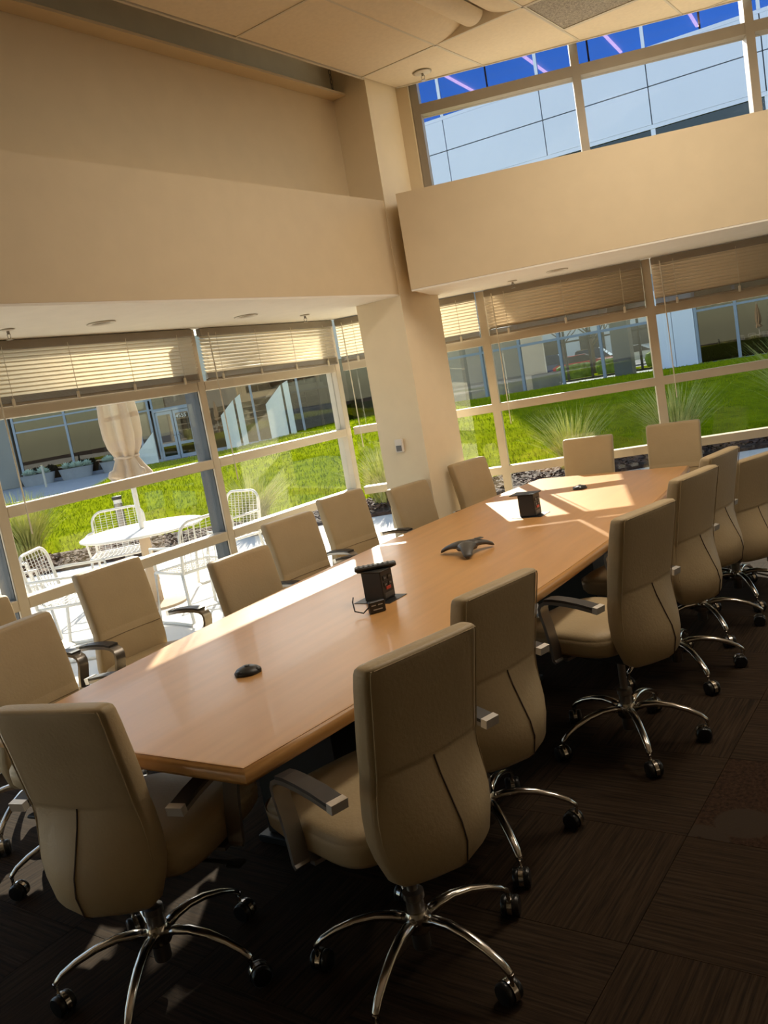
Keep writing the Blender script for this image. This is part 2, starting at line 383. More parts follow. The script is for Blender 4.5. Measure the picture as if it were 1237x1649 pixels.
# ------------------------------------------------------------------ venetian blinds
SLZ = [1.937+.0232*k for k in range(11)]
M_slat_shade = mat('blind_slat_shaded', (.82, .70, .54), .45, var=.03)  # same slats with shade put into the colour: darker, not translucent
def blind(M, width, label, group, sm_=None, tilt=52):
    t = thing('venetian_blind', label, 'blind', group=group); t.matrix_world = M
    MB().bbox(0, width, .0, .045, 2.172, ZS-.003).build('headrail', M_blindrail, t)
    me = MB().strap([(0, -.0145, -.002), (0, -.005, .0005), (0, .005, .0005), (0, .0145, -.002)], (.5, 0, 0), .0009)
    Mx = Matrix.Rotation(R(tilt), 4, 'X'); me.v = [Mx @ Vector((v[0]*width, v[1], v[2])) for v in me.v]
    sm = me.mesh('slat', sm_ or M_slat, True)
    for z in SLZ: link('slat', sm, t, (width/2, .022, z))
    stk = MB()
    for k in range(9): stk.box(.004, width-.004, .010, .034, 1.890+.0042*k, 1.8926+.0042*k)
    stk.build('slat_stack', M_blindrail, t)
    MB().bbox(.002, width-.002, .008, .036, 1.874, 1.889, .003).build('bottom_rail', M_blindrail, t)
    n = max(2, round(width/.36)); 
    for k in range(n):
        x = width*(k+.35)/(n-.3) if n > 2 else width*(.3+.45*k)
        c = MB().tube([(x, .047, 2.19), (x, .047, 1.88)], .0016, 5).build('ladder_cord', M_cord, t)
        MB().bbox(x-.009, x+.009, .036, .049, 1.866, 1.91, .003).build('cord_clip', M_cord, c)
    MB().tube([(.06, .055, 2.19), (.065, .057, 1.7), (.066, .058, 1.18)], .0042, 6).build('tilt_wand', M_cord, t)
    return t
Lb = ['pale venetian blind half raised on patio window beside the glass corner', 'pale venetian blind half raised on patio window above the closed parasol',
      'pale venetian blind half raised on patio window beyond the near parasol window', 'venetian blind over the fourth patio window', 'venetian blind over the fifth patio window']
for k in range(5):
    y0, y1 = LY[k+1]+.036, LY[k]-.036
    # local x along +Y on the wall, local y into the room
    M = Matrix(((0, 1, 0, .006), (1, 0, 0, y0), (0, 0, 1, 0), (0, 0, 0, 1)))
    blind(M, y1-y0, Lb[k], 'venetian blinds on the patio windows', None, -52 if k == 0 else 52)
Rb = ['narrow venetian blind on the window pane behind the column', 'shade-toned venetian blind on the lawn window next to the column', 'shade-toned venetian blind on second lawn window from the column',
      'shade-toned venetian blind on third lawn window from the column', 'shade-toned venetian blind on fourth lawn window from the column', 'shade-toned venetian blind on fifth lawn window from the column']
for k in range(4):
    a, b = ss[k]+.036+(.012 if k == 0 else 0), ss[k+1]-.036
    o = FW(a, .006)
    M = Matrix(((CA, SA, 0, o.x), (SA, -CA, 0, o.y), (0, 0, 1, 0), (0, 0, 0, 1)))
    blind(M, b-a, Rb[k], 'venetian blinds on the lawn windows', M_slat_shade if k else None)

# ------------------------------------------------------------------ soffit and ceiling fixtures
def downlight(x, y, label):
    t = thing('recessed_downlight', label, 'downlight', (x, y, ZS), group='recessed soffit downlights')
    MB().lathe([(.052, -.001), (.075, -.001), (.078, -.004), (.074, -.008), (.056, -.006), (.052, -.001)], 28).build('trim_ring', M_grid, t, True)
    MB().lathe([(.0, -.0012), (.03, -.0012), (.052, -.0018)], 24).build('reflector', mat('downlight_reflector', (.42, .37, .29), .2, .8), t, True)
downlight(.481, -2.605, 'round recessed downlight in soffit above the closed parasol window')
downlight(.476, -1.476, 'round recessed downlight in soffit between parasol window and column')
downlight(1.881, .242, 'round recessed downlight in soffit over the lawn windows')
def sprinkler(x, y, z, label, s=1.0):
    t = thing('fire_sprinkler', label, 'sprinkler', (x, y, z), group='fire sprinklers')
    MB().lathe([(.0, -.001), (.033*s, -.001), (.036*s, -.004), (.026*s, -.008), (.012, -.010), (.0, -.010)], 20).build('escutcheon', M_grid, t, True)
    MB().lathe([(.007, -.008), (.008, -.018), (.005, -.022), (.005, -.026)], 10).build('stem', M_armmetal, t)
    fr = MB()
    for sg in (-1, 1): fr.tube([(sg*.006, 0, -.018), (sg*.013, 0, -.028), (sg*.010, 0, -.042), (0, 0, -.05)], .0022, 5)
    fr.build('yoke', M_armmetal, t)
    MB().lathe([(.0, -.050), (.015, -.050), (.016, -.053), (.0, -.053)], 14).build('deflector', M_armmetal, t)
sprinkler(.417, -3.117, ZS, 'small pendent sprinkler in soffit over the near parasol window')
sprinkler(.388, -.779, ZS, 'small pendent sprinkler in soffit close to the column')
sprinkler(1.53, .242, ZS, 'small pendent sprinkler in soffit over the lawn windows')
sprinkler(1.33, -.244, ZC, 'sprinkler with wide white ring in the tiled ceiling near the column', 1.8)
# indirect troffers; those with a lamp are added for fill, out of view
def troffer(ix, iy, label, lamp=0):
    x0, x1, y1, y0 = xs[ix]+.007, xs[ix+1]-.007, ys[iy]-.007, ys[iy+1]+.007
    t = thing('ceiling_troffer', label, 'light fixture', ((x0+x1)/2, (y0+y1)/2, ZC), group='indirect troffers in the tiled ceiling')
    w, d = (x1-x0)/2, (y1-y0)/2
    def arc(sg): return [(sg*(w-(w-.05)*(math.sin(q))), .0+.12*(1-math.cos(q))**1.0) for q in (math.pi/2*k/8 for k in range(9))]
    for sg in (-1, 1):
        b = MB(); a = arc(sg)
        b.loft([[(x, -d, z) for x, z in a]+[(x, -d, z+.008) for x, z in reversed(a)], [(x, d, z) for x, z in a]+[(x, d, z+.008) for x, z in reversed(a)]])
        b.build('curved_reflector', M_tile, t, 40)
    for sg in (-1, 1): MB().box(-w, w, sg*d-.004, sg*d+.004, .0, .135).build('end_plate', M_tile, t)
    MB().box(-w, w, -d, d, .137, .143).build('housing', M_grid, t)
    r = .075
    c = MB().loft([[(r*math.cos(q), s_*d*.92, .055+r*.8*math.sin(q)) for q in (math.pi+math.pi*k/12 for k in range(13))] for s_ in (-1, -.98, .98, 1)])
    c.build('lamp_basket', M_tile, t, 60)
    if lamp:
        ld = bpy.data.lights.new('added_fill_lamp', 'AREA'); ld.shape = 'RECTANGLE'; ld.size = .5; ld.size_y = 1.1; ld.energy = lamp; ld.color = (1, .87, .70)
        lo = bpy.data.objects.new('added_fill_lamp', ld); COL.objects.link(lo); lo.parent = t; lo.location = (0, 0, -.004)
for (ix, iy, lb) in ((3, 4, 'added fill-light troffer in the tiled ceiling over the carpet side'), (6, 4, 'added fill-light troffer in the tiled ceiling near the unseen wall'),
                     (3, 5, 'added fill-light troffer in the tiled ceiling above the third carpet side chair')): troffer(ix, iy, lb, 9)
troffer(1, 4, 'recessed indirect troffer with rounded lamp basket in the tiled ceiling beside the sprinkler ring')
g = thing('air_grille', 'perforated return air grille set in the tiled ceiling by the clerestory', 'air vent', (2.526, -.265, ZC))
MB().box(-.292, .292, -.287, .287, .004, .010).build('perforated_plate', mat('perforated_plate', (.36, .33, .28), .6, var=.5, scale=120), g)
for a in ((-.296, -.282, -.292, .292), (.282, .296, -.292, .292), (-.282, .282, -.292, -.278), (-.282, .282, .278, .292)):
    MB().box(a[0], a[1], a[2], a[3], -.001, .006).build('grille_frame', M_grid, g)
# chain hanging beside the beam
ch = thing('hanging_chain', 'short steel chain hanging by the beam end next to the column', 'chain', (.83, -.60, 3.613))
for k in range(5):
    l = MB(); pts = [(.008*math.cos(q), 0, .018*math.sin(q)) for q in (2*math.pi*i/12 for i in range(13))]
    l.tube(pts, .0028, 6, up=(0, 1, 0)); l.build('link', M_armmetal, ch, True, (0, 0, .02+.03*k), R(90*(k % 2)))
# thermostat
th = thing('thermostat', 'small white wall thermostat with grey screen on the column', 'thermostat', (.841, -.528, 1.196))
MB().bbox(-.033, .033, -.022, -.001, -.045, .05, .004).build('case', M_white, th)
MB().bbox(-.022, .022, -.026, -.022, -.035, .005, .001).build('screen', mat('thermostat_screen', (.14, .14, .15), .3), th)

# ------------------------------------------------------------------ table
TX, TY, TH, HL = 2.115, -1.98, .75, 2.29; TR = .03
def half(t): return .712-.155*t*t
def outline(ins):
    pts = []; N = 20
    for k in range(N+1):
        t = -1+2*k/N; pts.append((half(t)-ins, t*(HL-ins)))
    for k in range(N+1):
        t = 1-2*k/N; pts.append((-half(t)+ins, t*(HL-ins)))
    return pts
tb = thing('conference_table', 'long boat-shaped maple conference table with rounded edge', 'table', (TX, TY, 0), TR)
MB().loft([[(x, y, z) for x, y in outline(i)] for i, z in ((.012, TH-.004), (.010, TH-.0005), (.016, TH))]).build('table_top', M_wood, tb)
MB().loft([[(x, y, z) for x, y in outline(i)] for i, z in ((.02, TH-.052), (.004, TH-.045), (0, TH-.034), (0, TH-.018), (.004, TH-.007), (.0118, TH-.0015), (.0118, TH-.0045))]).build('edge_band', M_woodedge, tb, 50)
MB().box(-.5, .5, -1.95, 1.95, TH-.075, TH-.0522).build('subframe', M_black, tb)
for y in (-1.35, 0, 1.35):
    p = MB().bbox(-.20, .20, y-.17, y+.17, .03, TH-.0755).build('pedestal', M_black, tb)
    MB().bbox(-.23, .23, y-.2, y+.2, 0, .03).build('foot_plate', M_black, p)
def on_table(x, y): return (x, y, TH)
def module(x, y, rz, label, lid_tilt, remote):
    t = thing('power_module', label, 'power outlet', on_table(x, y), rz, 'pop-up power modules')
    MB().box(-.092, .092, -.070, .070, .0002, .0022).build('well_plate', M_black, t)
    tw = MB().bbox(-.05, .05, -.045, .045, .0024, .128, .003).build('tower', M_module, t)
    for z in (.098, .070):
        for sx in (-.018, .018):
            MB().bbox(.0502, .053, sx-.013, sx+.013, z-.010, z+.010, .001).build('socket', M_black, tw)
            for q in (-.004, .004): MB().box(.053, .0535, sx+q-.001, sx+q+.001, z-.004, z+.004).build('slot', M_label, tw)
    MB().bbox(.0502, .0535, -.018, .018, .046, .060, .001).build('switch', M_red, tw)
    MB().bbox(.0502, .0525, -.035, .035, .012, .036, .001).build('data_plate', M_phone, tw)
    MB().bbox(-.062+lid_tilt, .060, -.056, .056, .129, .135, .002).build('lid', M_module, t)
    return t
def toworld(x, y, t): return (x, y)
m1 = module(2.150, -2.79, R(1.7), 'black pop-up power module carrying a remote control', 0, True)
m2 = module(2.085, -1.13, R(1.7), 'black pop-up power module with a bare lid', -.035, False)
rc = thing('remote_control', 'black remote control lying on the lid of a power module', 'remote', (2.150, -2.79, TH+.1354), R(-52))
MB().bbox(-.024, .024, -.09, .09, 0, .018, .005).build('case', M_module, rc)
for i in range(3):
    for j in range(7): MB().bbox(-.017+.0125*i, -.008+.0125*i, -.075+.021*j, -.065+.021*j, .018, .0205, .001).build('button', M_phone, rc)
ca = thing('cable_adapter', 'small black adapter box with printed face leaning by the remote power module', 'adapter', (2.262, -2.972, TH), R(57))
MB().bbox(-.035, .035, -.011, .011, .0005, .05, .003).build('case', M_module, ca)
for x, z, w in ((-.016, .034, .010), (.013, .034, .010), (0, .016, .02)): MB().box(x-w, x+w, -.0118, -.0112, z-.002, z+.002).build('print', M_label, ca)
MB().tube([(-.033, .0, .03), (-.06, .0, .012), (-.085, .03, .02), (-.075, .07, .05), (-.06, .10, .06)], .003, 6).build('cable', M_black, ca, True)
# conference phone
ph = thing('conference_phone', 'charcoal three-legged conference phone on the table', 'phone', on_table(2.150, -2.015), R(-30))
MB().lathe([(.0, .058), (.035, .057), (.05, .05), (.058, .035), (.05, .022), (.0, .02)], 28).build('hub', M_phone, ph, True)
MB().lathe([(.0, .0605), (.028, .0600), (.036, .0575), (.0, .0565)], 24).build('speaker_grille', M_module, ph, True)
for k, a in enumerate((90, 210, 330)):
    c_, s_ = math.cos(R(a)), math.sin(R(a))
    pr = [(.0, .044, .052), (.045, .045, .046), (.08, .041, .035), (.115, .031, .027), (.14, .019, .022), (.152, .010, .012)]
    MB().tube([(r*c_, r*s_, z) for r, z, q in pr], [q for r, z, q in pr], 14, flat=.42).build('leg', M_phone, ph, True)
MB().bbox(-.018, .018, .055, .095, .060, .0635, .002).build('keypad', M_module, ph)
def mic(x, y, label, rz):
    t = thing('table_microphone', label, 'microphone', on_table(x, y), rz, 'table microphones')
    MB().lathe([(.0, .0005), (.046, .0005), (.048, .006), (.040, .016), (.022, .024), (.0, .026)], 24).build('body', M_module, t, True)
    for k in range(3):
        a = R(120*k); MB().lathe([(.0, .018), (.013, .017), (.015, .008), (.014, .0005)], 12, (.035*math.cos(a), .035*math.sin(a), 0)).build('lobe', M_module, t, True)
    MB().bbox(-.008, .008, -.008, .008, .026, .029, .002).build('mute_button', M_phone, t)
mic(2.185, -3.655, 'black microphone puck on the table end nearer the power module with remote', .4)
mic(2.065, -.32, 'black microphone puck on the table end nearer the lawn windows', 1.1)

# ------------------------------------------------------------------ swivel chair
def make_chair():
    t = thing('office_chair', 'taupe leather swivel chair', 'chair')
    prof = [(.400, -.150, -.170, .03, .135, .0), (.405, -.138, -.182, .05, .165, .0), (.425, -.128, -.184, .072, .192, .0), (.47, -.116, -.180, .090, .217, .004),
            (.52, -.106, -.175, .086, .226, .008), (.58, -.099, -.171, .064, .222, .012), (.64, -.098, -.172, .038, .214, .016), (.678, -.101, -.177, .021, .209, .018),
            (.688, -.104, -.1778, .0185, .2085, .018), (.692, -.105, -.1800, .018, .209, .018), (.70, -.105, -.182, .016, .209, .018), (.76, -.113, -.194, .009, .210, .018), (.85, -.132, -.212, .006, .211, .016), (.93, -.152, -.228, .004, .213, .012),
            (.968, -.163, -.236, .003, .213, .010), (.980, -.168, -.2375, .002, .210, .006), (.986, -.176, -.234, .002, .203, .004), (.988, -.188, -.226, .0, .18, .0)]
    prof = [(z-(.02 if z < .45 else 0), yf, yr, keel, w*.91, conc) for z, yf, yr, keel, w, conc in prof]
    rings = [sell(w, (yf-yr)/2, 5.5, 40, (yf+yr)/2, z, keel, conc) for z, yf, yr, keel, w, conc in prof]
    bk = MB().loft(rings).build('backrest', M_leather, t, True)
    sm = MB()
    sm.tube([(0.0, yr-keel-.0012, z) for z, yf, yr, keel, w, conc in prof[1:9]], .0022, 5, up=(1, 0, 0))
    sm.build('back_seam', M_seam, bk)
    pp = MB()   # piping where back panel meets side and top panel
    for sg in (-1, 1):
        pp.tube([(sg*(w-.012), (yr+.002), z) for z, yf, yr, keel, w, conc in prof[3:16]], .0022, 5, up=(1, 0, 0))
    pp.tube([(-.172, -.2372, .979), (0, -.2385, .979), (.172, -.2372, .979)], .0018, 5)
    pp.build('back_piping', M_leather, bk)
    fs = MB()
    for zz in (.655, .60):
        a_, b_ = [(p, q) for p, q in zip(prof, prof[1:]) if p[0] <= zz < q[0]][0]; f_ = (zz-a_[0])/(b_[0]-a_[0])
        yf_, w_, c_ = [a_[i]+(b_[i]-a_[i])*f_ for i in (1, 4, 5)]
        if zz > .65: fs.tube([(w_*.93*u, yf_-c_*(1-(.93*u)**2)+.0006-(.006 if abs(u) == 1 else 0), zz) for u in (-1, -.8, -.5, -.2, 0, .2, .5, .8, 1)], .0018, 5)
    fs.build('front_seam', mat('leather_crease', (.17, .12, .065), .7), bk)
    rings = []
    for z, w, d, n in ((.428, .20, .20, 5), (.432, .235, .238, 5), (.45, .247, .25, 5), (.485, .25, .253, 5), (.500, .249, .252, 5), (.503, .246, .249, 5), (.506, .247, .249, 5), (.522, .240, .243, 4.5), (.532, .222, .228, 4), (.538, .17, .18, 3.5), (.540, .09, .1, 3)):
        rg = sell(w, d, n, 40, .125, z)
        rings.append([(x, y, zz-(.02*max(0, (y-.2)/.18)**2 if zz > .5 else 0)) for x, y, zz in rg])
    st = MB().loft(rings).build('seat', M_leather, t, True)
    for sg in (-1, 1):
        P = [(sg*.17, .10, .421), (sg*.255, .10, .421)]
        a = MB().strap(P, (0, .035, 0), .012)
        Q = [(.09, .418), (.112, .428), (.130, .49), (.147, .565), (.161, .630), (.163, .655), (.154, .672), (.132, .683), (.095, .687), (.04, .686), (-.03, .680), (-.105, .668)]
        Q = [(y-.026 if k > 2 else y-.012*k, z-(.016 if k > 3 else 0)) for k, (y, z) in enumerate(Q)]
        a.strap([(sg*.276, y, z) for y, z in Q], (.025, 0, 0), .014)
        ar = a.build('armrest', M_armmetal, t, 40)
        MB().strap([(sg*.276, y, z+.0115) for y, z in Q[7:11]]+[(sg*.276, -.122, .6645)], (.0255, 0, 0), .010).build('arm_pad', M_armpad, ar)
        MB().strap([(sg*.276, -.1225, .659), (sg*.276, -.144, .6555)], (.0258, 0, 0), .026).build('end_cap', M_cap, ar)
    mc = MB().bbox(-.085, .085, -.10, .16, .355, .427, .012).build('tilt_mechanism', M_black, t)
    MB().tube([(.05, .06, .385), (.20, .07, .38), (.27, .075, .372)], .006, 6).bbox(.25, .30, .055, .095, .366, .378, .003).build('lever', M_black, mc)
    MB().strap([(0, -.08, .395), (0, -.16, .40), (0, -.178, .44)], (.045, 0, 0), .012).build('back_bracket', M_black, mc)
    gc = MB().lathe([(.0, .06), (.024, .06), (.026, .065), (.026, .21), (.031, .215), (.031, .235), (.016, .24), (.016, .36), (.0, .36)], 18).build('gas_column', M_armmetal, t, 40)
    MB().lathe([(.0, .115), (.034, .115), (.040, .125), (.040, .165), (.033, .178), (.0, .178)], 20).build('hub', M_chrome, t, 40)
    lg = MB().tube([(.03, 0, .150), (.07, 0, .163), (.12, 0, .166), (.18, 0, .156), (.24, 0, .135), (.285, 0, .112), (.308, 0, .092), (.310, 0, .080)],
                   [.021, .019, .0175, .016, .0145, .013, .0125, .011], 10, flat=.72).mesh('leg', M_chrome, True)
    cw = MB()
    for sg in (-1, 1):
        rings = []
        for x, r in ((sg*.008, .02), (sg*.008, .029), (sg*.012, .031), (sg*.022, .031), (sg*.027, .027), (sg*.028, .012)):
            rings.append([(x, .018+r*math.cos(2*math.pi*k/18), .031+r*math.sin(2*math.pi*k/18)) for k in range(18)])
        cw.loft(rings)
    cwm = cw.mesh('caster', M_wheel, 40)
    hd = MB()
    hd.loft([[(x, .018+.034*math.cos(q), .031+.034*math.sin(q)) for q in (R(-20)+R(220)*k/12 for k in range(13))]+[(x, .018+.028*math.cos(q), .031+.028*math.sin(q)) for q in reversed([R(-20)+R(220)*k/12 for k in range(13)])] for x in (-.0075, .0075)])
    hd.lathe([(.006, .055), (.006, .088), (.009, .09), (.0, .09)], 10)
    hdm = hd.mesh('hood', M_chrome, 40)
    for k in range(5):
        a = 2*math.pi*k/5; link('leg', lg, t, (0, 0, 0), a)
        c = link('caster', cwm, t, (.310*math.cos(a), .310*math.sin(a), 0), a+[.4, 2.2, -1.1, 3.0, 1.2][k]); link('hood', hdm, c)
    return t
UPPER = ('backrest', 'seat', 'armrest', 'tilt_mechanism')
def base_name(o): return o.name.split('.')[0]
proto = make_chair()
def place_chair(first, x, y, face, star, dz, label, group):
    """x, y = base centre; face = heading in degrees; star = heading of one leg in degrees"""
    o = proto if first else copy_tree(proto)
    o.location = (x, y, 0); o.rotation_euler = (0, 0, R(face-90)); o['label'] = label; o['group'] = group
    for c in o.children:
        b = base_name(c)
        if b in UPPER: c.location.z = c.location.z*0+dz
        if b in ('leg', 'caster'):
            # turn the star base so that one leg points along 'star'
            pass
    k = 0; kc = 0; off = R(star)-R(face-90)
    for c in o.children:
        b = base_name(c)
        if b == 'leg': c.rotation_euler = (0, 0, off+2*math.pi*k/5); k += 1
        if b == 'caster':
            a = off+2*math.pi*kc/5; c.location = (.310*math.cos(a), .310*math.sin(a), 0); c.rotation_euler = (0, 0, a+[.4, 2.2, -1.1, 3.0, 1.2][kc]+x*3); kc += 1
    return o
CG = 'row of chairs along the carpet side of the table'; PG = 'row of chairs along the patio side of the table'
EG1 = 'chair at the free end of the table'; EG2 = 'chairs at the lawn end of the table'
CH = [
 (2.924, -3.895, 165, 208, .005, 'taupe swivel chair, first on the carpet side from the table end away from the column', CG),
 (2.79, -3.23, 168, 245, -.03, 'taupe swivel chair, second on the carpet side from the table end away from the column', CG),
 (3.012, -2.375, 166, 231.4, .02, 'taupe leather swivel chair, third on the carpet side, beside the three-legged phone', CG),
 (2.985, -1.58, 168, 240, .02, 'taupe leather swivel chair, fourth on the carpet side, beside the bare power module', CG),
 (2.94, -.93, 171, 235, .013, 'taupe leather swivel chair, fifth on the carpet side of the table', CG),
 (2.99, -.31, 158, 230, -.11, 'taupe leather swivel chair set low, sixth on the carpet side and turned askew', CG),
 (3.06, .32, 172, 225, -.04, 'taupe leather swivel chair at the table corner by the lawn windows', CG),
 (2.198, -4.235, 104, -129.6, -.03, 'taupe leather swivel chair at the table end away from the column, back turned outward', EG1),
 (1.80, .405, -86, 76, .005, 'taupe leather swivel chair at the lawn end of the table, nearer the column', EG2),
 (2.40, .60, -84, 90, .022, 'taupe leather swivel chair at the lawn end of the table, farther from the column', EG2),
 (1.383, -3.875, 8, 30, -.005, 'taupe swivel chair, first on the patio side from the table end away from the column', PG),
 (.73, -3.69, 3, 80, .0, 'taupe leather swivel chair by the patio glass, behind the row on the patio side', PG),
 (.90, -3.06, 0, 10, .015, 'taupe leather swivel chair pulled back, second on the patio side of the table', PG),
 (1.365, -2.625, 356, 50, -.055, 'low taupe leather swivel chair, third on the patio side, beside the remote power module', PG),
 (1.16, -1.995, 355, 20, .0, 'taupe leather swivel chair, fourth on the patio side, facing the three-legged phone', PG),
 (1.06, -1.37, 352, 40, .02, 'taupe leather swivel chair, fifth on the patio side, angled away from the column', PG),
 (1.18, -.765, 352, 96, -.045, 'low taupe leather swivel chair, sixth on the patio side, directly before the column', PG),
 (1.345, -.19, 350, 144, .01, 'taupe leather swivel chair, last on the patio side, beside the lit face of the column', PG),
]
for i, c in enumerate(CH): place_chair(i == 0, *c)

# ------------------------------------------------------------------ ground outside
E0 = Vector((-6.5, .4)); ED = Vector((.806, .592)); EN = Vector((-.592, .806))     # bed edge line, direction, outward normal
def edge(t, q): v = E0+ED*t+EN*q; return (v.x, v.y)
struct(MB().prism([(-60, -25), (-DP-.0, -25), (-.02, YB-.3), (-.02, 0), tuple(FW(8.2, -.02))[:2], (14, 8), edge(22, .3), edge(0, .3), edge(-12, -5), (-60, -10)], -.3, -.02).build('patio', M_patio), 'pale concrete patio paving outside the glass')
mu = MB()
NT = 60
def qw(t): return 1.1+.15*math.sin(t*1.3)
mu.loft([[(*edge(-16+50*k/NT, -.05+.12*math.sin(k*.9)), -.03), (*edge(-16+50*k/NT, -.02+.12*math.sin(k*.9)), .02), (*edge(-16+50*k/NT, .6), .06), (*edge(-16+50*k/NT, 1.4), .04), (*edge(-16+50*k/NT, 1.4), -.1)] for k in range(NT+1)])
tag(mu.build('mulch_bed', M_mulch), 'dark bark mulch bed between the patio and the lawn', 'mulch bed', kind='stuff')
rc_ = random.Random(11); chips = MB()
for k in range(9000):
    x, y = edge(rc_.uniform(-3, 16), rc_.uniform(0, 1.2)); l, w_, a, b = rc_.uniform(.02, .05), rc_.uniform(.008, .018), rc_.uniform(0, 6.3), rc_.uniform(-.5, .5)
    d = Vector((math.cos(a)*math.cos(b), math.sin(a)*math.cos(b), math.sin(b)))*l; e_ = Vector((-math.sin(a), math.cos(a), rc_.uniform(-.6, .6)))*w_; c_ = Vector((x, y, .065+rc_.uniform(-.01, .015)))
    chips.add([c_-d-e_, c_+d-e_, c_+d+e_, c_-d+e_], [(0, 1, 2, 3)])
me = bpy.data.meshes.new('bark_chips'); me.from_pydata(chips.v, [], chips.f); me.materials.append(mat('bark_chip', (.12, .062, .04), .9, var=.6, scale=9))
o = link('bark_chips', me, bpy.data.objects['mulch_bed']); o['kind'] = 'stuff'
FP = Vector((-25.4, 20.6)); FD = Vector((.7071, .7071)); FN = Vector((.7071, -.7071))       # left building facade
def sm(x): x = max(0, min(1, x)); return x*x*(3-2*x)
def lawn_z(x, y):
    d = Vector((x, y))-E0; q = d.dot(EN); t = d.dot(ED)
    fd = (Vector((x, y))-FP).dot(FN); u = (Vector((x, y))-FP).dot(FD)
    h = (.22+.48*sm((t+2)/9))*sm((q-.6)/7)
    return h*sm((fd-.2)/7)*1.0*(1-.35*sm((y-17)/9))
def lawn_ok(x, y):
    d = Vector((x, y))-E0; q = d.dot(EN)
    fd = (Vector((x, y))-FP).dot(FN); u = (Vector((x, y))-FP).dot(FD)
    if q < 1.0 or y > 27.2: return False
    return fd > (14.5 if u < -1.75 else .6)
lm = MB(); G = .5; idx = {}
for i in range(-60, 90):
    for j in range(-10, 56):
        x, y = i*G, j*G
        if not lawn_ok(x+G/2, y+G/2): continue
        q = []
        for a, b in ((0, 0), (1, 0), (1, 1), (0, 1)):
            k = (i+a, j+b)
            if k not in idx:
                idx[k] = len(lm.v); lm.v.append((k[0]*G, k[1]*G, lawn_z(k[0]*G, k[1]*G)))
            q.append(idx[k])
        lm.f.append(tuple(q))
lawn = tag(lm.build('lawn', M_lawn, None, True), 'bright green mown lawn rising beyond the windows', 'lawn', kind='stuff')
rnd = random.Random(3); bl_ = MB()
n = 0
while n < 90000:
    # denser close to the glass
    r = 5+26*rnd.random()**1.5; a = R(88+72*rnd.random())
    x, y = 4.3+(r+4)*math.cos(a), -5.6+(r+4)*math.sin(a)
    if not lawn_ok(x, y): n += 1; continue
    z = lawn_z(x, y); h = .03+.035*rnd.random(); w = .004+.0004*r; b = rnd.uniform(0, 6.28); lx, ly = rnd.uniform(-.03, .03), rnd.uniform(-.03, .03)
    bl_.add([(x-w*math.cos(b), y-w*math.sin(b), z-.01), (x+w*math.cos(b), y+w*math.sin(b), z-.01), (x+lx, y+ly, z+h)], [(0, 1, 2)]); n += 1
me = bpy.data.meshes.new('lawn_blades'); me.from_pydata(bl_.v, [], bl_.f); me.materials.append(M_blade)
o = link('grass_blades', me, lawn); o['kind'] = 'stuff'
struct(MB().prism([tuple(FP+FD*-30+FN*-.1), tuple(FP+FD*-30+FN*15), tuple(FP+FD*-2.3+FN*15), tuple(FP+FD*-2.3+FN*.5), tuple(FP+FD*12+FN*.7), tuple(FP+FD*12+FN*-.1)], -.3, -.01).build('walkway', M_walk), 'shaded concrete walkway before the entrance building')
struct(MB().box(-120, 120, 26.8, 140, -.3, -.04).build('parking_ground', M_asphalt), 'asphalt parking ground beyond the glazed building')
struct(MB().box(-120, 120, -60, 140, -1, -.32).build('earth', M_mulch), 'bare earth under the site')

def clump(x, y, z, h, n, spread, label, seed, w=.008):
    r = random.Random(seed); b = MB()
    for k in range(int(n*1.4)):
        a = r.uniform(0, 2*math.pi); rr = spread*.25*r.random(); lean = spread*r.random()**.8; hh = h*r.uniform(.55, 1.0)
        c_, s_ = math.cos(a), math.sin(a); p0 = Vector((rr*c_, rr*s_, 0)); ww = Vector((-s_, c_, 0))*w
        pts = [p0+Vector((c_*lean*t**1.8, s_*lean*t**1.8, hh*t*(1-.12*t*lean/h))) for t in (0, .35, .7, 1)]
        v = []
        for i, p in enumerate(pts):
            f = (1, .9, .65, .1)[i]; v += [p-ww*f, p+ww*f]
        b.add(v, [(0, 1, 3, 2), (2, 3, 5, 4), (4, 5, 7, 6)])
    t = thing('ornamental_grass', label, 'grass clump', (x, y, z), group='ornamental grass clumps in the mulch bed')
    me = bpy.data.meshes.new('blades'); me.from_pydata(b.v, [], b.f); me.materials.append(M_reed); link('blades', me, t)
    MB().lathe([(.0, 0), (spread*.28, 0), (spread*.2, .06), (.0, .09)], 10).build('crown', M_mulch, t)
GC = [(-7.1, 1.3, .05, 1.05, 420, .75, 'tall green ornamental grass clump behind the two mesh chairs'),
      (-4.2, 3.0, .05, .75, 300, .7, 'rounded ornamental grass clump beyond the parasol table'),
      (-2.6, 4.0, .05, .85, 320, .75, 'wispy ornamental grass clump seen left of the column'),
      (-.5, 5.6, .05, .95, 220, .7, 'sparse ornamental grass clump beside the column window'),
      (.75, 6.3, .05, 1.05, 260, .75, 'tall sunlit ornamental grass clump between the two end chairs'),
      (2.35, 7.3, .05, 1.45, 420, 1.0, 'largest sunlit ornamental grass clump behind the farther end chair'),
      (4.3, 8.5, .05, 1.2, 260, .8, 'ornamental grass clump behind the chair off the table corner')]
for k, c in enumerate(GC): clump(*c, seed=k+5)

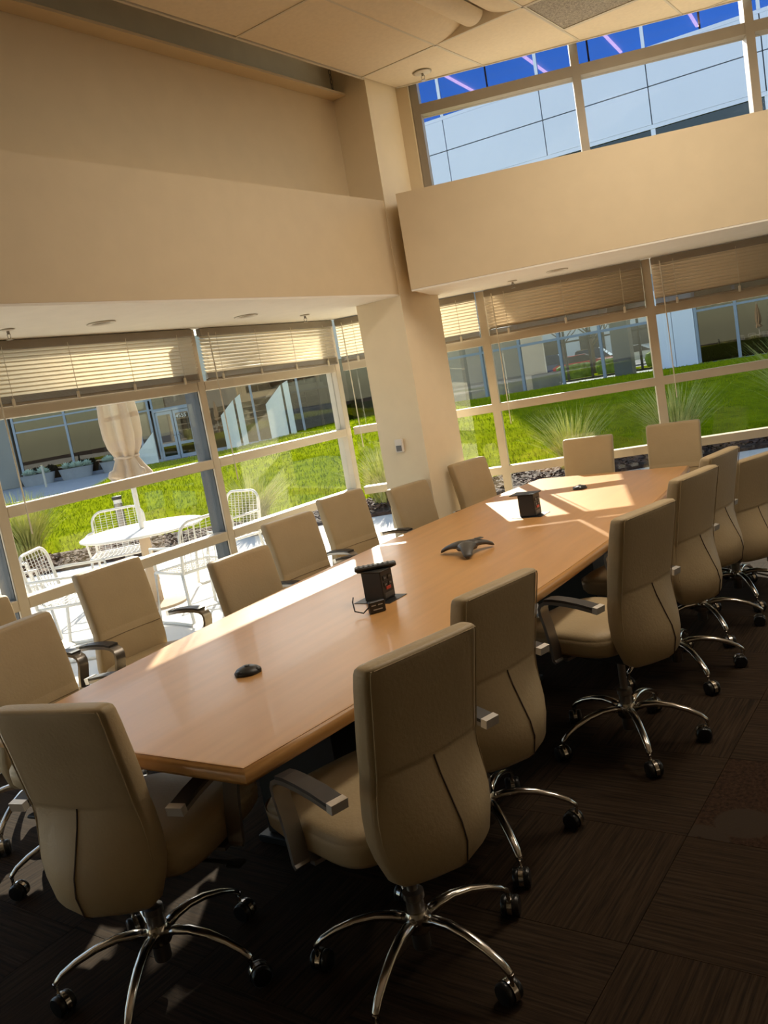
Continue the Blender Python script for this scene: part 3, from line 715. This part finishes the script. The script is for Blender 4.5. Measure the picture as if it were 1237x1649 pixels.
# ------------------------------------------------------------------ patio furniture
PX, PY = -2.2, -.52
pt = thing('patio_table', 'round white patio table with the parasol through its centre', 'table', (PX, PY, -.02))
MB().lathe([(.03, .715), (.555, .715), (.57, .722), (.57, .735), (.555, .742), (.03, .742)], 48).build('table_top', M_white, pt, 50)
MB().lathe([(.0, .0), (.28, .0), (.28, .02), (.06, .04), (.05, .70), (.16, .715), (.0, .715)], 28).build('pedestal', M_canvas, pt, 40)
um = thing('closed_parasol', 'closed tan canvas parasol tied at the waist', 'parasol', (PX, PY, .0))
MB().lathe([(.0, .724), (.024, .724), (.024, 2.75), (.0, 2.75)], 14).build('pole', M_white, um, 60)
rings = []
for z, r, amp in ((1.19, .165, .035), (1.20, .18, .045), (1.24, .165, .045), (1.30, .13, .035), (1.375, .105, .016), (1.40, .10, .012), (1.42, .105, .016), (1.50, .14, .028), (1.60, .16, .032), (1.75, .165, .03), (1.95, .15, .026), (2.2, .13, .022), (2.5, .08, .012), (2.72, .035, .003)):
    rings.append([((r+amp*math.sin(9*q+z*1.7)+amp*.5*math.sin(5*q+2*z))*math.cos(q), (r+amp*math.sin(9*q+z*1.7)+amp*.5*math.sin(5*q+2*z))*math.sin(q), z+(.05*math.sin(4*q+1) if z < 1.25 else 0)) for q in (2*math.pi*k/72 for k in range(72))])
MB().loft(rings).build('canopy', M_canvas, um, True)
MB().tube([(.108*math.cos(q), .108*math.sin(q), 1.40+.006*math.sin(3*q)) for q in (2*math.pi*k/24 for k in range(25))], .012, 6).build('tie_band', M_canvas, um, True)
MB().lathe([(.0, 2.75), (.03, 2.75), (.03, 2.78), (.0, 2.82)], 12).build('finial', M_white, um)

def patio_chair():
    t = thing('patio_chair', 'white wire mesh patio chair', 'chair')
    W_, ZT, ZSEAT = .27, .86, .44
    fr = MB()
    # continuous frame loop: back + seat
    n = 7
    def arc(cx, cz, r, a0, a1): return [(cx+r*math.cos(R(a0+(a1-a0)*k/n)), cz+r*math.sin(R(a0+(a1-a0)*k/n))) for k in range(n+1)]
    def bp(x, z): return (x, -.22-.16*(z-ZSEAT), z)
    lp = [bp(-W_, ZSEAT)]+[bp(x, z) for x, z in arc(-W_+.12, ZT-.12, .12, 180, 90)]+[bp(x, z) for x, z in arc(W_-.12, ZT-.12, .12, 90, 0)]+[bp(W_, ZSEAT)]
    bf = fr.tube(lp, .013, 8, up=(0, 1, 0)).build('back_frame', M_white, t, True)
    for k in range(9):
        x = -W_+.06*(k+.0)+.03
        zt = ZT-.004 if abs(x) < W_-.12 else ZT-.12+math.sqrt(max(0, .12**2-(abs(x)-W_+.12)**2))
        MB().tube([bp(x, ZSEAT), bp(x, zt)], .0035, 5).build('back_wire', M_white, bf)
    for k in range(15):
        z = ZSEAT+.025*(k+1)+.0; MB().tube([bp(-W_, z), bp(0, z), bp(W_, z)] if z < ZT-.12 else [bp(-W_+.05, z), bp(W_-.05, z)], .0016, 4).build('back_cross_wire', M_white, bf)
    sp = [(-W_, -.22, ZSEAT), (-W_, .2, ZSEAT), (-W_+.06, .26, ZSEAT-.01), (W_-.06, .26, ZSEAT-.01), (W_, .2, ZSEAT), (W_, -.22, ZSEAT), (-W_, -.22, ZSEAT)]
    sf = MB().tube(sp, .012, 8).build('seat_frame', M_white, t, True)
    for k in range(12): MB().tube([(-W_+.045*(k+1), -.22, ZSEAT), (-W_+.045*(k+1), .02, ZSEAT-.012), (-W_+.045*(k+1), .25, ZSEAT)], .0028, 5).build('seat_wire', M_white, sf)
    for k in range(10): MB().tube([(-W_, -.2+.045*k, ZSEAT), (W_, -.2+.045*k, ZSEAT)], .0022, 5).build('seat_cross_wire', M_white, sf)
    for sg in (-1, 1):
        MB().tube([(sg*W_, .2, ZSEAT), (sg*(W_+.02), .24, .03), (sg*(W_+.02), .2, .013), (sg*(W_+.02), -.22, .013), (sg*(W_+.02), -.26, .03), (sg*W_, -.2, ZSEAT)], .014, 8).build('leg_loop', M_white, t, True)
        MB().tube([bp(sg*W_, .66), (sg*(W_+.03), -.1, .66), (sg*(W_+.03), .16, .655), (sg*W_, .19, .46)], .012, 8).build('arm', M_white, t, True)
    return t
pc = patio_chair()
PCS = [(-1.62, -1.72, 35, 'white wire mesh patio chair standing nearest the ornamental grass and window mullion'),
       (-2.55, -1.68, 65, 'white wire mesh patio chair farther from the glass beside another by the tall grass'),
       (-1.28, -.78, 172, 'white wire mesh patio chair between the patio table and the window'),
       (-2.0, .32, 262, 'white wire mesh patio chair beside the dark window fin'),
       (-3.15, -.10, 315, 'white wire mesh patio chair across the patio table from the window')]
for k, (x, y, a, lb) in enumerate(PCS):
    o = pc if k == 0 else copy_tree(pc)
    o.location = (x, y, -.02); o.rotation_euler = (0, 0, R(a-90)); o['label'] = lb; o['group'] = 'wire mesh patio chairs'
bo = thing('path_light', 'grey cylindrical path light with a black cap on the patio', 'path light', (-4.7, 1.16, -.02))
MB().lathe([(.0, 0), (.055, 0), (.055, .78), (.0, .78)], 20).build('post', M_armmetal, bo, 50)
MB().lathe([(.0, .781), (.05, .781), (.05, .83), (.0, .83)], 20).build('lens', M_white, bo, 50)
MB().lathe([(.0, .831), (.06, .831), (.06, .87), (.0, .88)], 20).build('cap', M_black, bo, 50)

# ------------------------------------------------------------------ entrance building (facade turned 45 degrees)
MF = Matrix(((FD.x, FN.x, 0, FP.x), (FD.y, FN.y, 0, FP.y), (0, 0, 1, 0), (0, 0, 0, 1)))      # (u along, v outward, z)
eb = thing('entrance_building', 'low office building with dark reflective windows and a double glass door', 'building')
eb.matrix_world = MF
def ebx(name, m, *a, parent=None): return MB().box(*a).build(name, m, parent or eb)
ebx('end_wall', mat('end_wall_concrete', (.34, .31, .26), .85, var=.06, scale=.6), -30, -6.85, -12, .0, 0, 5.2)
ebx('parapet', M_fac, -6.85, 9.3, -12, .0, 3.15, 5.2)
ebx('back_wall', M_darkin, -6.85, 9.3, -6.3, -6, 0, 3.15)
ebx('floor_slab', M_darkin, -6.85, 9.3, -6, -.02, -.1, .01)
for u in (-6.68, -4.52, -2.35, -1.5, -.98): ebx('mullion', M_metalf, u-.05, u+.05, -.12, .03, 0, 3.15)
for z in (2.32, 2.76): ebx('rail', M_metalf, -6.63, -.80, -.10, .02, z-.035, z+.035)
ebx('sill', M_metalf, -6.63, -.80, -.10, .02, 0, .12)
us = [-6.63, -4.57, -4.47, -2.40, -2.30, -1.55, -1.45, -1.03]
for k in range(0, 8, 2):
    for z0, z1 in ((.12, 2.285), (2.355, 2.725), (2.795, 3.15)): ebx('window_pane', M_dglass, us[k], us[k+1], -.05, -.03, z0, z1)
# glazed double door with its number
for u0, u1, sg in ((-.74, .015, 1), (.045, .80, -1)):
    d = MB()
    d.box(u0, u0+.10, -.06, .0, .02, 2.15).box(u1-.10, u1, -.06, .0, .02, 2.15).box(u0+.10, u1-.10, -.06, .0, 2.02, 2.15).box(u0+.10, u1-.10, -.06, .0, .62, .74).box(u0+.10, u1-.10, -.06, .0, .02, .18)
    do = d.build('door_leaf', M_metalf, eb)
    ebx('door_pane', M_dglass, u0+.10, u1-.10, -.035, -.025, .74, 2.02, parent=do); ebx('door_pane', M_dglass, u0+.10, u1-.10, -.035, -.025, .18, .62, parent=do)
    hx = u1-.05 if sg > 0 else u0+.05
    MB().tube([(hx, .0, 1.05), (hx, .06, 1.06), (hx-sg*.12, .06, 1.06)], .015, 6).build('handle', M_chrome, do)
for u0, u1 in ((-.84, -.75), (.81, .90)): ebx('door_jamb', M_metalf, u0, u1, -.10, .03, 0, 3.15)
ebx('door_head', M_metalf, -.75, .81, -.10, .03, 2.17, 2.32); ebx('transom_pane', M_dglass, -.75, .81, -.05, -.03, 2.32, 3.15)
tx = bpy.data.curves.new('number', 'FONT'); tx.body = '4555'; tx.size = .235; tx.align_x = 'CENTER'; tx.extrude = .004
to = bpy.data.objects.new('door_number', tx); COL.objects.link(to); 
_dg = bpy.context.evaluated_depsgraph_get(); _me = bpy.data.meshes.new_from_object(to.evaluated_get(_dg)); bpy.data.objects.remove(to)
_me.materials.clear(); _me.materials.append(mat('white_vinyl', (.85, .85, .83), .6)); to = link('door_number', _me, eb)
to.matrix_local = Matrix(((1, 0, 0, .38), (0, 0, 1, -.018), (0, 1, 0, 1.80), (0, 0, 0, 1)))
# glazed bays right of the door, and pale slabs cut to slanted tops
ebx('wall_pier', M_metalf, .90, 1.55, -.3, .05, 0, 3.15)
for u in (3.6, 5.7, 7.6, 9.28): ebx('mullion', M_metalf, u-.05, u+.05, -.12, .03, 0, 3.15)
ul = [1.55, 3.55, 3.65, 5.65, 5.75, 7.55, 7.65, 9.25]
for k in range(0, 8, 2):
    ebx('window_pane', M_dglass, ul[k], ul[k+1], -.06, -.04, .15, 3.15)
    ebx('sill', M_metalf, ul[k], ul[k+1], -.10, .02, 0, .15)
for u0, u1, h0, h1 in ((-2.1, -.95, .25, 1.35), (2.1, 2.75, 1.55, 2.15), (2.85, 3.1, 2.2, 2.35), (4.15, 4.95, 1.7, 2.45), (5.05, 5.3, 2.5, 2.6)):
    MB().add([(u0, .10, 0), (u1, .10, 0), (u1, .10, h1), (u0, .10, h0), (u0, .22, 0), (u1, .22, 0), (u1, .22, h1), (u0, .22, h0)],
             [(0, 3, 2, 1), (4, 5, 6, 7), (0, 1, 5, 4), (1, 2, 6, 5), (2, 3, 7, 6), (3, 0, 4, 7)]).build('pale_slab', M_pale, eb)
# planters
def planter(u, label, seed):
    p = Vector((u, .85)); w = MF @ Vector((u, .85, 0))
    t = thing('planter', label, 'planter', (w.x, w.y, -.01), R(45), 'oval concrete planters by the dark windows')
    MB().loft([sell(a, b, 2.6, 32, 0, z) for a, b, z in ((.60, .26, 0), (.72, .34, .44), (.74, .35, .46), (.68, .30, .46), (.66, .28, .40))]).build('tub', M_planter, t, 50)
    r = random.Random(seed)
    for k in range(7):
        x, y = r.uniform(-.48, .48), r.uniform(-.12, .12); b = MB(); s = r.uniform(.24, .33)
        for q in range(16):
            a = 2*math.pi*q/16*2.6; el = .25+1.1*q/16; d = Vector((math.cos(a)*math.cos(el), math.sin(a)*math.cos(el), math.sin(el))); sd = Vector((-math.sin(a), math.cos(a), 0))*s*.3
            up_ = d.cross(sd).normalized()*s*.1
            b.add([(0, 0, 0), d*s*.6+sd, d*s, d*s*.6-sd, d*s*.6+up_, d*s*.55-up_], [(0, 1, 4), (1, 2, 4), (2, 3, 4), (3, 0, 4), (0, 5, 1), (1, 5, 2), (2, 5, 3), (3, 5, 0)])
        b.build('succulent', M_succ, t, False, (x, y, .46))
planter(-5.95, 'oval concrete planter with sparse succulents at the wall corner', 1)
planter(-4.35, 'oval concrete planter full of pale succulents in the middle', 2)
planter(-2.62, 'oval concrete planter partly behind the closed parasol', 3)
w = MF @ Vector((-5.0, 4.2, 0))
bd = thing('bollard', 'slim steel bollard on the shaded walkway', 'bollard', (w.x, w.y, -.01))
MB().lathe([(.0, 0), (.045, 0), (.045, .86), (.0, .86)], 16).build('post', M_frame, bd, 50)
MB().lathe([(.0, .861), (.05, .861), (.05, .89), (.0, .90)], 16).build('cap', M_chrome, bd, 50)

# ------------------------------------------------------------------ tall office building beyond the lawn
tbd = thing('office_tower', 'tall office building with white metal bands and blue glass above a glazed lobby', 'building', (0, 28.7, 0), R(6))
def tx_(name, m, *a, parent=None): return MB().box(*a).build(name, m, parent or tbd)
X0, X1, DEP = -16.6, 9.0, 13
tx_('lobby_floor', M_walk, X0, X1, .0, DEP, -.1, .06)
tx_('lobby_ceiling', M_panel, X0, X1, .05, DEP, 3.3, 3.4)
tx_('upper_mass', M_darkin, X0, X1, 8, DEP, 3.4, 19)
tx_('first_band', M_metalf, X0, X1, -.02, 7.99, 3.4, 6.4)
tx_('plinth', M_metalf, -4.7, X1, -.10, .05, .0, .42)
# lobby glazing
gm = [-16.5, -15.5, -13.35, -11.65, -9.95, -8.28, -6.35]
for x in gm: tx_('lobby_mullion', M_metalf, x-.055, x+.055, -.05, .10, 0, 3.3)
for k in range(len(gm)-1):
    for z0, z1 in ((.06, 2.22), (2.32, 3.3)): tx_('lobby_pane', M_fglass, gm[k]+.055, gm[k+1]-.055, .02, .03, z0, z1)
    tx_('lobby_rail', M_metalf, gm[k]+.055, gm[k+1]-.055, -.04, .08, 2.22, 2.32)
for x0, x1 in ((-6.3, -5.52), (-5.50, -4.72)): tx_('wall_panel', M_panel, x0, x1, -.06, .04, 0, 3.35)
wm = [-4.65, -3.25, -1.1, 1.0, 3.1, 5.2]
for x in wm: tx_('lobby_mullion', M_metalf, x-.055, x+.055, -.06, .10, .42, 3.35)
for k in range(len(wm)-1):
    for z0, z1 in ((.42, 2.32), (2.40, 3.35)): tx_('window_pane', M_dglass, wm[k]+.055, wm[k+1]-.055, .0, .02, z0, z1)
    tx_('lobby_rail', M_metalf, wm[k]+.055, wm[k+1]-.055, -.05, .06, 2.32, 2.40)
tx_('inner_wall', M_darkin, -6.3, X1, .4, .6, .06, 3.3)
# lobby interior: piers and the glazed back
for x, y, wd in ((-8.25, 3, .75), (-15.6, 2, .8)): tx_('lobby_pier', M_fac, x-wd/2, x+wd/2, y, y+.7, .06, 3.3)
tx_('lobby_side_wall', M_fac, X0, -13.4, 5.0, 5.2, .06, 3.3)
tx_('lobby_core_wall', M_pale, -17.0, -13.6, 9.0, 9.2, .06, 3.3)
tx_('reception_desk', M_fac, -13.2, -11.9, 5.5, 6.0, .06, .9)
for x in [-15.0+1.35*k for k in range(9)]: tx_('rear_mullion', M_black, x-.06, x+.06, DEP-.1, DEP, .06, 3.3)
for z in (.08, 2.2): tx_('rear_rail', M_black, X0, -4.3, DEP-.1, DEP, z, z+.09)
tx_('lobby_light', mat('lobby_lamp', (.9, .9, .85), .5, emit=((1, .97, .9), 3)), -13.5, -12.2, 2.0, 2.2, 3.24, 3.29)
# upper storeys: dark ribbon windows, two rows of white panels, blue glass with light bars
px_ = [-25.6, -21.6, -17.5, -13.45, -9.35, -5.35, -1.5, 2.4, 6.4, 9.0]; px_ = [p for p in px_ if p >= -16.4]
px_ = [X0]+px_
for k in range(len(px_)-1):
    a, b = px_[k], px_[k+1]
    tx_('ribbon_pane', M_dglass, a+.08, b-.08, .02, .05, 6.45, 9.1)
    tx_('ribbon_mullion', M_panel, b-.08, b+.08, -.03, .06, 6.4, 9.15)
    for z0, z1 in ((9.27, 10.56), (10.60, 11.78)): tx_('metal_panel', M_panel, a+.02, b-.02, -.06, .05, z0, z1)
    for z0, z1 in ((11.93, 14.6),): 
        for q in (0, 1):
            c, d = a+.06+(b-a)*q/2, a+(b-a)*(q+1)/2-(.06 if q else .012)
            tx_('blue_pane', M_bglass, c, d, .0, .02, z0, z1)
    tx_('blue_mullion', M_panel, b-.06, b+.06, -.05, .06, 11.9, 14.6)
for k in range(8): tx_('light_bar', M_lightbar, -18.3+3.25*k+.9-.06, -18.3+3.25*k+.9+.06, .5, 7.6, 14.30, 14.36)
tx_('panel_backing', M_joint, X0, X1, .055, .10, 9.15, 11.9)
tx_('band_rail', M_panel, X0, X1, -.05, .054, 9.12, 9.265); tx_('band_rail', M_panel, X0, X1, -.05, .054, 11.79, 11.92)
tx_('storey_floor', M_darkin, X0, X1, .11, 7.99, 11.0, 11.2); tx_('storey_ceiling', M_darkin, X0, X1, .11, 7.99, 14.4, 14.6)
tx_('ribbon_floor', M_darkin, X0, X1, .11, 7.99, 6.3, 6.44); tx_('top_band', M_panel, X0, X1, -.06, 7.99, 14.61, 19)
tx_('end_wall', M_panel, X0-.1, X0, 0, DEP, 3.4, 19)

# ------------------------------------------------------------------ parking beyond the lobby
struct(MB().box(-60, 30, 43, 49, -.04, .05).build('verge', M_lawn), 'grass verge before the parking lot')
for k, (x, w_) in enumerate(((-17.0, 2.2), (-14.4, 2.2), (-11.4, 2.0))):
    h = MB(); r = random.Random(k)
    h.loft([sell(w_/2*a, .5*a, 3.5, 28, 0, z) for a, z in ((.93, 0), (1, .2), (1.02, .5), (.97, .75), (.8, .85))])
    h.v = [(x_+r.uniform(-.04, .04), y_+r.uniform(-.04, .04), z_+r.uniform(-.03, .03)) for x_, y_, z_ in h.v]
    ob = h.build('hedge', M_hedge, None, False, (x, 46, .05)); tag(ob, ['clipped green hedge seen through the lobby near the red car', 'clipped green hedge between lobby mullions', 'clipped green hedge at the edge of the parking lot by the lobby pier'][k], 'hedge', 'hedges by the parking lot')
def car(x, y, rz, colr, label, suv=False):
    t = thing('parked_car', label, 'car', (x, y, -.04), rz, 'cars in the parking lot')
    m = mat('car_paint_%02d%02d%02d' % tuple(int(c*99) for c in colr), colr, .25, .3, var=.02)
    H = 1.72 if suv else 1.42
    side = [(-2.2, .35), (-2.22, .75), (-1.9, .92), (1.0, .95), (2.0, .82), (2.2, .6), (2.2, .35)]
    MB().loft([[(px2, sg*w2, z) for px2, z in side] for sg, w2 in ((-1, .86), (-1, .9), (1, .9), (1, .86))]).build('body', m, t, 40)
    cab = [(-1.95, .93), (-1.7 if suv else -1.2, H-.04), (.1, H), (.95, .96)]
    MB().loft([[(px2, sg*w2*(1 if z < 1 else .86), z) for px2, z in cab] for sg, w2 in ((-1, .84), (1, .84))]).build('cabin', M_carglass, t, 40)
    MB().box(-1.6 if suv else -1.1, .1, -.70, .70, H-.03, H+.02).build('roof', m, t)
    for wx in (-1.35, 1.35):
        for sg in (-1, 1):
            wv = MB().loft([[(wx+r_*math.cos(q), sg*yy, .33+r_*math.sin(q)) for q in (2*math.pi*k/16 for k in range(16))] for yy, r_ in ((.68, .33), (.9, .33), (.91, .2))]).build('wheel', M_tyre, t, 40)
            MB().loft([[(wx+.19*math.cos(q), sg*yy, .33+.19*math.sin(q)) for q in (2*math.pi*k/12 for k in range(12))] for yy in (.905, .92)]).build('rim', M_chrome, wv)
CARS = [(-19.6, 54.5, .3, (.55, .06, .07), 'red parked car seen through the lobby glass'), (-20.9, 61, .2, (.40, .30, .16), 'tan parked car seen through the lobby glass'),
        (-16.6, 57.5, .2, (.75, .76, .78), 'white parked car seen through the lobby glass'), (-26.5, 66, .2, (.10, .14, .25), 'dark blue parked car at the far side of the lot'),
        (-12.6, 54.5, .25, (.62, .66, .72), 'silver parked car seen past the lobby pier')]
for c in CARS: car(*c, suv=c[0] < -20 or c[0] > -13)
db = thing('warehouse', 'long low grey building far beyond the parking lot', 'building', (-30, 105, -.04))
MB().box(-70, 60, 0, 20, 0, 6).build('wall', M_pale, db)
for k in range(22): MB().box(-68+5.8*k, -64.6+5.8*k, -.1, -.02, 1.2, 3.6).build('window', M_carglass, db)
MB().box(-70.4, 60.4, -.4, 20.4, 6.02, 6.4).build('roof_edge', M_metalf, db)
def bare_tree(x, y, h, seed, label):
    r = random.Random(seed); b = MB(); t = thing('bare_tree', label, 'tree', (x, y, -.05), group='bare trees around the parking lot')
    MB().tube([(0, 0, 0), (.03, .02, h*.2), (-.02, .04, h*.42)], [.17, .13, .10], 8).build('trunk', M_bark, t, True)
    def br_(p, d, l, rad, dep):
        q = p+d*l; b.tube([p, p+d*l*.5+Vector((r.uniform(-.05, .05), r.uniform(-.05, .05), 0))*l, q], [rad, rad*.8, rad*.6], 5)
        if dep:
            for k in range(3):
                nd = (d+Vector((r.uniform(-.7, .7), r.uniform(-.7, .7), r.uniform(-.1, .5)))).normalized(); br_(q, nd, l*.7, rad*.6, dep-1)
    for k in range(6):
        a = k*1.05; br_(Vector((-.02, .04, h*(.26+.03*k))), Vector((math.cos(a)*.8, math.sin(a)*.8, .75)).normalized(), h*.2, .06, 3)
    b.build('branches', M_bark, t)
for k, (x, y, h, lb) in enumerate(((-17.4, 50.5, 7, 'bare tree rising behind the hedges'), (-13.4, 51.5, 8, 'bare tree beside the white parked car'), (-22.5, 57.5, 8, 'bare tree over the red parked car'), (-14.5, 68, 9, 'bare tree farther back past the lobby pier'), (-24, 74, 9, 'bare tree at the back of the parking lot'))):
    bare_tree(x, y, h, k+30, lb)
